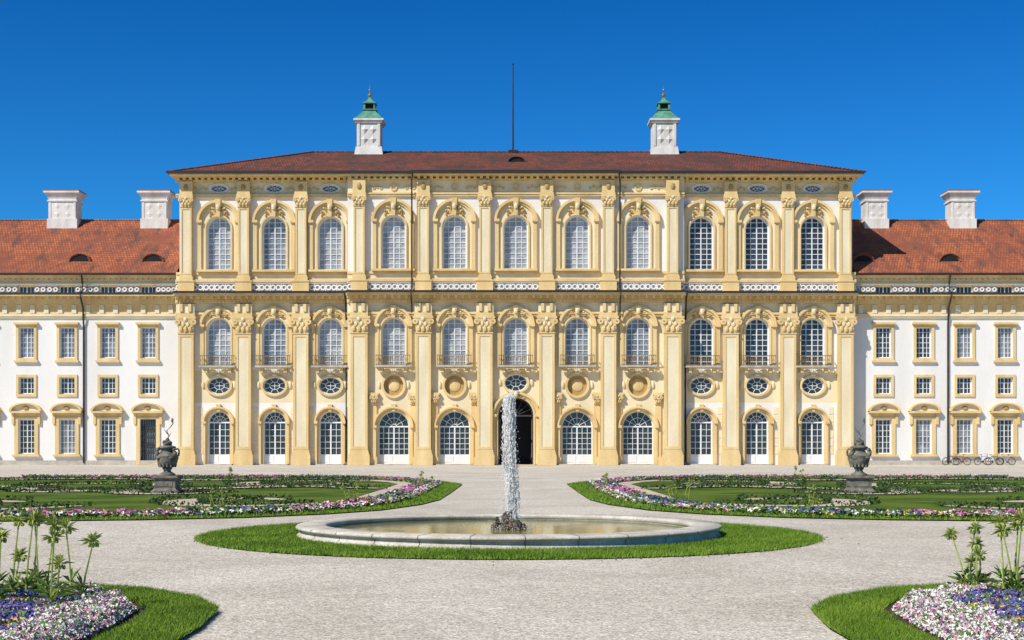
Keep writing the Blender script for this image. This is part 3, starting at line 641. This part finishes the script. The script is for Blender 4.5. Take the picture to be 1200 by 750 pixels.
def tallplant(cx,cy,n,h,spread,z=0.02,seed=0,base=24):
    r=random.Random(seed); b=MB()
    for k in range(n):
        x=cx+r.gauss(0,spread); y=cy+r.gauss(0,spread); hh=h*r.uniform(.5,1.1); lx,ly=r.gauss(0,.09),r.gauss(0,.06)
        tp=(x+lx,y+ly,z+hh); tube(b,[(x,y,z),(x+lx*.4,y+ly*.4,z+hh*.5),tp],[.012,.010,.008],5,1)
        def leaf(p,az,el,L,w,mi):
            d=Vector((math.cos(az)*math.cos(el),math.sin(az)*math.cos(el),math.sin(el))); sd=Vector((-math.sin(az),math.cos(az),0))
            p=Vector(p); m=p+d*L*.45+Vector((0,0,.05*L)); e=p+d*L-Vector((0,0,.2*L))
            b.add([tuple(p),tuple(m-sd*w/2),tuple(e),tuple(m+sd*w/2)],[(0,1,2),(0,2,3)],mi)
        for q in range(34): leaf(tp,r.uniform(0,6.28),r.uniform(-.15,1.35),h*r.uniform(.12,.2),.02,1)
        for q in range(5):
            a=q*1.256; blob(b,tp[0]+.045*math.cos(a),tp[1]+.045*math.sin(a),tp[2]-.035,.016,.016,.028,5,4,mi=1)
        for q in range(base):
            t=r.uniform(0,.42)**1.3; leaf((x+lx*t,y+ly*t,z+hh*t),r.uniform(0,6.28),r.uniform(.2,1.25),h*r.uniform(.18,.34),.036,0 if r.random()<.65 else 1)
    return b.obj('crown_imperial_plant',[M['leaf'],M['leafy']])

hedgepts=[]
def ribbon(name,pts,w,z,mat,hedge=True):
    pts=[Vector(p) for p in pts]; v=[];f=[]; n=len(pts)
    for i,p in enumerate(pts):
        d=(pts[min(i+1,n-1)]-pts[max(i-1,0)]).normalized(); q=Vector((-d.y,d.x)); t=i/(n-1); ww=w*(.35+.65*math.sin(math.pi*min(1,max(0,t*.9+.05))))
        v+=[(p.x+q.x*ww/2,p.y+q.y*ww/2,z),(p.x-q.x*ww/2,p.y-q.y*ww/2,z)]
        if hedge and i<n-1:
            L=(pts[i+1]-p).length; m=int(L*55)
            for sgn in(-1,1):
                for _ in range(m):
                    u=random.random(); e=p+(pts[i+1]-p)*u+q*sgn*(ww/2+random.uniform(.0,.2)); hedgepts.append((e.x,e.y,.06+.13*random.random()))
    for i in range(n-1): f.append((2*i,2*i+1,2*i+3,2*i+2))
    b=MB(); b.add(v,f); b.obj(name,mat)
FO=[(-2.3,62),(-2.3,52),(-2.35,44),(-2.7,40.5),(-3.5,37),(-4.7,34.8),(-6.3,33.2),(-8.6,32.1),(-11.5,31.5),(-20,31),(-36,31),(-36,76),(-9,76),(-5.5,71.5),(-3.2,66)]
for s in(-1,1):
    O=[(s*abs(p[0]),p[1]) for p in FO]; hedgepts.clear()
    sheet('parterre_lawn',O,.030,M['lawn']); sheet('parterre_soil',offset(O,.8),.036,M['soil'])
    sheet('parterre_gravel_path',offset(O,1.95),.042,M['pgravel']); I=offset(O,2.8); sheet('parterre_lawn',I,.048,M['lawn'])
    zz=[.052]
    def spiral(cx,cy,r0,r1,a0,turn,w,ey=1.6):
        pts=[]
        for i in range(70):
            t=i/69; r=r0+(r1-r0)*t; a=a0+turn*t; pts.append((s*(cx+r*math.cos(a)),cy+ey*r*math.sin(a)))
        zz[0]+=.0041; ribbon('parterre_gravel_path',pts,w,zz[0],M['pgravel'])
    spiral(8.2,42.5,2.5,1.0,-2.6,5.2,1.2); spiral(9.2,62,3.6,1.2,2.2,-6,1.4); spiral(15.5,40,3.6,1.3,-2.9,5.2,1.3,1.3)
    spiral(17,55,4.2,1.5,.5,5.8,1.5,1.9); spiral(25,42,4.4,1.6,3.0,-5.4,1.4,1.4); spiral(12.5,51,2.2,1.0,3.3,5,1.1,1.5)
    ribbon('parterre_gravel_path',[(s*(5.2+.9*i+.5*math.sin(i*.9)),54+3*math.sin(i*.42)) for i in range(28)],1.6,.09,M['pgravel'])
    ribbon('parterre_gravel_path',[(s*(5.4+1.0*i),69+1.6*math.sin(i*.5)) for i in range(26)],1.5,.094,M['pgravel'])
    H=np.array(hedgepts); trimesh('box_hedge_edging',[(petals(H,.045,1.),M['box'])])
    P2=sample(300000,-26,-2,30.8,76.2); P2[:,0]=s*np.abs(P2[:,0]); P2=P2[inside(P2,O)]; D2=dist(P2,O)
    E=P2[(D2<.82)]; trimesh('parterre_grass_edge',[(blades(E,.03,.06,.022),M['blade'])])
    q=(D2>.86)&(D2<1.93); F=P2[q]; d=D2[q]; c=clump(F,.8)+rng.normal(0,.14,len(F)); zf=.05+.14*clump(F,1.3)*rng.uniform(.4,1,len(F))
    F3=np.c_[F,zf+.03]; rn=rng.random(len(F)); lng=np.sin(F[:,0]*.9+F[:,1]*.4)
    w=((d<1.2)&(c>.3)&(rn<.65))|((c>.75)&(rn<.3)); bl=(~w)&(lng+rng.normal(0,.3,len(F))>.35)&(rn<.65); pk=(~w)&(~bl)&(lng<.25)&(rn<.85); ye=(~w)&(~bl)&(~pk)&(rn>.86); gr=~(w|bl|pk|ye)
    gr2=F3.copy(); gr2[:,2]-=.04
    trimesh('parterre_flower_bed',[(petals(F3[w],.045),M['fwhite']),(petals(F3[bl],.045),M['fblue']),(petals(F3[pk],.05),M['fpink']),(petals(F3[ye],.045),M['fyel']),(petals(np.r_[F3[gr],gr2],.055,1.),M['leaf'])])
    k=0
    for (x,y) in((3.8,56),(4.9,41),(7.4,34.8),(13.2,33.0),(19,32.5),(15,74.5)):
        k+=1; tallplant(s*x,y,5,.58,.2,.04,seed=k*7+(s>0),base=16)
FCX,FCY=-.105,26.7
sheet('fountain_lawn',[(FCX+5.76*math.cos(t),FCY+5.76*math.sin(t)) for t in [2*math.pi*i/96 for i in range(96)]],.022,M['lawn'])
n=130000; a=rng.uniform(0,2*np.pi,n); r=np.sqrt(rng.uniform(3.9**2,5.8**2,n)); r+=np.where(r>5.66,rng.normal(0,.035,n),0)
trimesh('fountain_grass',[(blades(np.c_[FCX+r*np.cos(a),FCY+r*np.sin(a)],.02,.055,.014),M['blade'])])
n=500; r=5.8+rng.exponential(.25,n); a=rng.uniform(0,2*np.pi,n); trimesh('leaf_litter',[(petals(np.c_[FCX+r*np.cos(a),FCY+r*np.sin(a),np.full(n,.015)],.014,.1),M['soil'])])
NO=[(-2.9,-6),(-2.9,5),(-2.9,13.0),(-3.02,14.3),(-3.45,15.3),(-4.3,16.3),(-5.8,17.0),(-9,17.3),(-30,17.3),(-30,-6)]
for s in(-1,1):
    O=[(s*abs(p[0]),p[1]) for p in NO]
    sheet('parterre_lawn',O,.030,M['lawn']); sheet('parterre_soil',offset(O,.62),.036,M['soil'])
    P=sample(560000,2.8,10,10.5,17.4); P[:,0]*=s; P=P[inside(P,O)]; D=dist(P,O)
    E=P[D<.66]; trimesh('parterre_grass_edge',[(blades(E,.03,.06,.011),M['blade'])])
    q=(D>.78)&(D<3.4)&(rng.random(len(D))<.75); F=P[q]; d=D[q]; cl=clump(F,.9); c=cl+rng.normal(0,.1,len(F))
    dw=d+.14*np.sin(F[:,1]*3)*np.cos(F[:,0]*2)
    hgt=np.where(dw<1.4,.19,.17)*np.clip((d-.74)/.15,.3,1); zf=.04+hgt*(.55+.45*cl)*np.sqrt(rng.uniform(.1,1,len(F)))
    F3=np.c_[F,zf]; rn=rng.random(len(F)); z2=dw>=1.4
    w=(~z2)&(rn<.78); bl=z2&(dw<2.1)&(c>.42)&(rn<.55); ye=z2&(c<.5)&(rn<.3)&(~bl); pk=((~w)&(~bl)&(~ye)&(rn>.88)); w2=z2&(~bl)&(~ye)&(~pk)&(rn>.7); w=w|w2; gr=~(w|bl|ye|pk)
    trimesh('parterre_flower_bed',[(petals(F3[w],.0155,.8),M['fwhite']),(petals(F3[bl],.023,.8),M['fblue']),(petals(F3[ye],.023,.8),M['fyel']),(petals(F3[pk],.021,.8),M['fpink']),(petals(F3[gr],.026,1.2),M['leaf'])])
for k,(x,y,n,h,sp) in enumerate([(-4.7,14.3,6,.84,.22),(-5.2,15.0,5,.8,.24),(5.0,15.4,5,.74,.22),(5.5,14.9,7,.84,.24),(-5.5,14.0,5,.8,.2),(6.1,15.2,5,.85,.2),(5.5,14.0,4,.7,.18)]): tallplant(x,y,n,h,sp,.05,seed=100+k)

# ============ FOUNTAIN ============
ft=empty('fountain',(0,0,0))
b=MB(); lathe(b,[(3.99,0),(3.99,.05),(3.93,.09),(3.92,.15),(3.98,.17),(4.01,.20),(3.98,.235),(3.5,.25),(3.44,.23),(3.42,.19),(3.46,.16),(3.46,-.1)],FCX,FCY,128); b.obj('basin_rim',M['stone'],ft,True)
b=MB(); lathe(b,[(3.47,.13),(0.01,.13)],FCX,FCY,96); b.obj('basin_water',M['water'],ft)
b=MB() # mortar joints between coping blocks
for k in range(28):
    a=k*2*math.pi/28+.07; c,s_=math.cos(a),math.sin(a); t=.007
    pts=[(3.5,.252),(3.98,.238),(4.014,.2),(3.984,.168),(3.924,.15),(3.934,.09),(3.994,.05),(3.994,.01)]
    v=[]
    for r,z in pts: v+=[(FCX+r*c-s_*t,FCY+r*s_+c*t,z+.001),(FCX+r*c+s_*t,FCY+r*s_-c*t,z+.001)]
    b.add(v,[(2*i,2*i+1,2*i+3,2*i+2) for i in range(len(pts)-1)])
b.obj('basin_joints',M['rock'],ft)
b=MB()
for k in range(36):
    a=random.uniform(0,6.28); r=random.uniform(0,.27); blob(b,FCX+r*math.cos(a)*1.2,FCY+r*math.sin(a),.12+.26*(1-r/.3)*random.random()+.04,random.uniform(.04,.11),random.uniform(.05,.1),random.uniform(.05,.12),9,6,.25)
b.obj('rockwork',M['rock'],ft)
def octs(P,s,el):
    n=len(P); sx=(s*rng.uniform(.5,1.5,n))[:,None]; sz=sx*el
    ex=np.array([1,0,0.]);ey=np.array([0,1.,0]);ez=np.array([0,0,1.])
    v=[P+ex*sx,P+ey*sx,P-ex*sx,P-ey*sx,P+ez*sz,P-ez*sz]; T=[]
    for i in range(4):
        T.append(np.stack([v[i],v[(i+1)%4],v[4]],1)); T.append(np.stack([v[(i+1)%4],v[i],v[5]],1))
    return np.concatenate(T)
Z0,Z1=.36,2.7
n=9000; u=rng.random(n)**.9; z=Z0+(Z1-Z0-.05)*u; rr=.014+.030*u
core=np.c_[FCX+.012*np.sin(z*5)+rng.normal(0,1,n)*rr,FCY+rng.normal(0,1,n)*rr,z]
parts=[]
for k in range(130):
    a=rng.uniform(0,6.28); vr=abs(rng.normal(0,.07))+.005; zt=rng.uniform(1.6,Z1) if k%3 else rng.uniform(Z1-.35,Z1); m=int(rng.uniform(30,100)); t0=rng.uniform(0,.5)
    T=t0+rng.uniform(0,.16,m); T=np.minimum(T,.66); zz_=zt-4.9*T*T; ok=zz_>.14
    px=FCX+.01+np.cos(a)*vr*(T*2.2+.25)+.06*T+rng.normal(0,.010,m); py=FCY+np.sin(a)*vr*(T*2.2+.25)+rng.normal(0,.010,m)
    parts.append(np.c_[px,py,zz_+rng.normal(0,.02,m)][ok])
fall=np.concatenate(parts)
n=2600; u=rng.random(n); mist=np.c_[FCX+.04*(1-u)+rng.normal(0,1,n)*(.035+.08*(1-u)),FCY+rng.normal(0,1,n)*(.035+.08*(1-u)),.15+(Z1-.15)*u]
n=900; ph=rng.uniform(0,6.28,n); r=np.abs(rng.normal(0,.35,n)); spl=np.c_[FCX+r*np.cos(ph),FCY+r*np.sin(ph),.14+rng.exponential(.05,n)]
trimesh('water_jet',[(octs(core,.010,3.4),M['spray']),(octs(fall,.008,2.8),M['spray']),(octs(mist,.0045,1.8),M['spray']),(octs(spl,.006,1),M['spray'])],ft)

# ============ URNS ============
def urn(x,y,flip):
    e=empty('stone_urn',(x,y,.05)); e.scale=(.92,.92,.96); b=MB()
    box(b,-.5,.5,-.5,.5,-.05,.12); frust(b,0,0,.12,.2,.96,.96,.8,.8); box(b,-.39,.39,-.39,.39,.2,.52); frust(b,0,0,.52,.58,.8,.8,.98,.98); box(b,-.49,.49,-.49,.49,.58,.66)
    for dx,dy in((0,-1),(0,1),(-1,0),(1,0)): box(b,*( (-.28,.28) if dx==0 else ((dx*.39-.02),(dx*.39+.02))),*( (-.28,.28) if dy==0 else ((dy*.39-.02),(dy*.39+.02))),.27,.46)
    b.obj('pedestal',M['dstone'],e)
    b=MB(); lathe(b,[(.30,.66),(.31,.71),(.24,.75),(.15,.80),(.13,.86),(.19,.90),(.17,.93),(.27,1.0),(.36,1.1),(.40,1.24),(.385,1.34),(.40,1.36),(.38,1.39),(.30,1.46),(.23,1.52),(.21,1.57),(.29,1.63),(.33,1.67),(.33,1.70),(.25,1.73),(.13,1.76),(.001,1.77)],0,0,28)
    for k in range(14):
        a=k*6.283/14; blob(b,.31*math.cos(a),.31*math.sin(a),1.08,.055,.055,.13,6,5)
    b.obj('vase',M['dstone'],e,True)
    b=MB()
    for s in(-1,1):
        tube(b,[(s*.28,0,1.6),(s*.40,0,1.63),(s*.45,0,1.53),(s*.43,0,1.4),(s*.38,0,1.33),(s*.41,0,1.26)],[.03,.04,.04,.04,.035,.03],8)
        blob(b,s*.33,-.18,1.44,.09,.09,.12,8,6,.1); blob(b,s*.30,-.2,1.6,.06,.06,.07,8,6)
        blob(b,s*.22,-.3,1.3,.12,.08,.07,8,6,.15)
    for k in range(9):
        a=k*.7; blob(b,.12*math.cos(a),.12*math.sin(a),1.80+.03*(k%3),.08,.08,.08,7,5,.25)
    blob(b,0,0,1.9,.09,.09,.12,8,6,.2)
    b.obj('putti_and_handles',M['dstone'],e,True)
    b=MB(); pts=[(0,0,1.95),(flip*.06,0,2.1),(-flip*.02,0,2.28),(flip*.12,0,2.42),(flip*.22,0,2.55),(flip*.19,0,2.7)]
    tube(b,pts,[.03,.022,.018,.018,.022,.01],6); blob(b,flip*.19,0,2.66,.05,.04,.09,7,5)
    for dz,dx in((2.15,.16),(2.3,-.14)): tube(b,[(0.02*flip,0,dz-.15),(dx*flip*.6,0,dz-.02),(dx*flip,0,dz+.1)],[.014,.014,.004],5)
    b.obj('iron_flame_spray',M['dstone'],e)
urn(-12.1,49,1); urn(12.0,49,1)

# ============ BICYCLES ============
def bike(x,y,rz,col):
    e=MB()
    def wheel(cx):
        for R,r,mi in((.33,.022,0),(.30,.012,2)):
            pts=[(cx+R*math.cos(t),0,.34+R*math.sin(t)) for t in [2*math.pi*i/20 for i in range(21)]]; tube(e,pts,r,5,mi)
        for k in range(8):
            t=k*math.pi/4; tube(e,[(cx,0,.34),(cx+.3*math.cos(t),0,.34+.3*math.sin(t))],.004,3,2)
        blob(e,cx,0,.34,.035,.05,.035,mi=2)
    wheel(-.53); wheel(.53)
    bb=(-.08,0,.30); st=(-.2,0,.78); hd=(.36,0,.82)
    for a,c in((bb,st),(bb,(.38,0,.7)),(st,hd),(bb,(-.53,0,.34)),(st,(-.53,0,.34)),((.36,0,.86),(.53,0,.34))): tube(e,[a,c],.02,6,1)
    tube(e,[st,(-.23,0,.92)],.014,6,2); blob(e,-.25,0,.94,.13,.075,.03,mi=0)
    tube(e,[hd,(.34,0,.98)],.014,6,2); tube(e,[(.2,-.27,1.02),(.32,-.2,1.0),(.34,0,.98),(.32,.2,1.0),(.2,.27,1.02)],.014,6,2)
    blob(e,-.08,0,.3,.09,.03,.09,mi=2); tube(e,[(-.08,-.06,.3),(-.05,-.1,.16)],.012,5,2); tube(e,[(-.7,0,.72),(-.3,0,.7)],.012,5,0)
    mt=mk('bicycle_paint',col,rough=.35,var=.03,bump=0)
    o=e.obj('bicycle',[M['gutter'],mt,M['iron']]); o.location=(x,y,.006); o.rotation_euler=(math.radians(6),0,rz)
bike(FX(1113),126.6,.15,(.03,.03,.05)); bike(FX(1123),126.2,3.0,(.25,.03,.03)); bike(FX(1150),126.5,.1,(.03,.07,.2)); bike(FX(1160),126.1,-.1,(.05,.05,.05)); bike(FX(1177),126.5,3.2,(.4,.4,.42))

# ============ SKY, SUN, CAMERA ============
el,az=math.radians(44),math.radians(46)
w=bpy.data.worlds.new('World'); scene.world=w; w.use_nodes=True; nt=w.node_tree; bg=nt.nodes['Background']
sk=nt.nodes.new('ShaderNodeTexSky'); sk.sky_type='NISHITA'; sk.sun_disc=False; sk.sun_elevation=el; sk.sun_rotation=math.pi+az
sk.altitude=1500; sk.air_density=1.0; sk.dust_density=.1; sk.ozone_density=4
tc=nt.nodes.new('ShaderNodeTexCoord'); sp=nt.nodes.new('ShaderNodeSeparateXYZ'); nt.links.new(tc.outputs['Generated'],sp.inputs[0])
cr=nt.nodes.new('ShaderNodeValToRGB'); nt.links.new(sp.outputs['Z'],cr.inputs[0])
e=cr.color_ramp.elements; e[0].position=0; e[0].color=(.20,.70,1,1); e[1].position=1; e[1].color=(.34,.46,.56,1)
x=e.new(.12); x.color=(.12,.62,1.0,1); x=e.new(.31); x.color=(.03,.44,.86,1); x=e.new(.6); x.color=(.30,.44,.56,1)
mu=nt.nodes.new('ShaderNodeMix'); mu.data_type='RGBA'; mu.blend_type='MULTIPLY'; mu.inputs[0].default_value=1
nt.links.new(sk.outputs[0],mu.inputs[6]); nt.links.new(cr.outputs[0],mu.inputs[7]); nt.links.new(mu.outputs[2],bg.inputs['Color']); bg.inputs['Strength'].default_value=.128
sl=bpy.data.lights.new('sun','SUN'); sl.energy=5.0; sl.angle=math.radians(.5); sl.color=(1,.955,.875)
so=bpy.data.objects.new('sun',sl); scene.collection.objects.link(so)
dv=Vector((-math.sin(az)*math.cos(el),-math.cos(az)*math.cos(el),math.sin(el))); so.rotation_euler=dv.to_track_quat('Z','Y').to_euler(); so.location=(-40,-40,60)
cd=bpy.data.cameras.new('camera'); cam=bpy.data.objects.new('camera',cd); scene.collection.objects.link(cam); scene.camera=cam
cam.location=(0,0,1.7); cam.rotation_euler=(math.pi/2,0,0); cd.sensor_width=36; cd.lens=1648/1200*36; cd.shift_x=-3/1200; cd.shift_y=148/1200; cd.clip_end=8000; cd.clip_start=.1
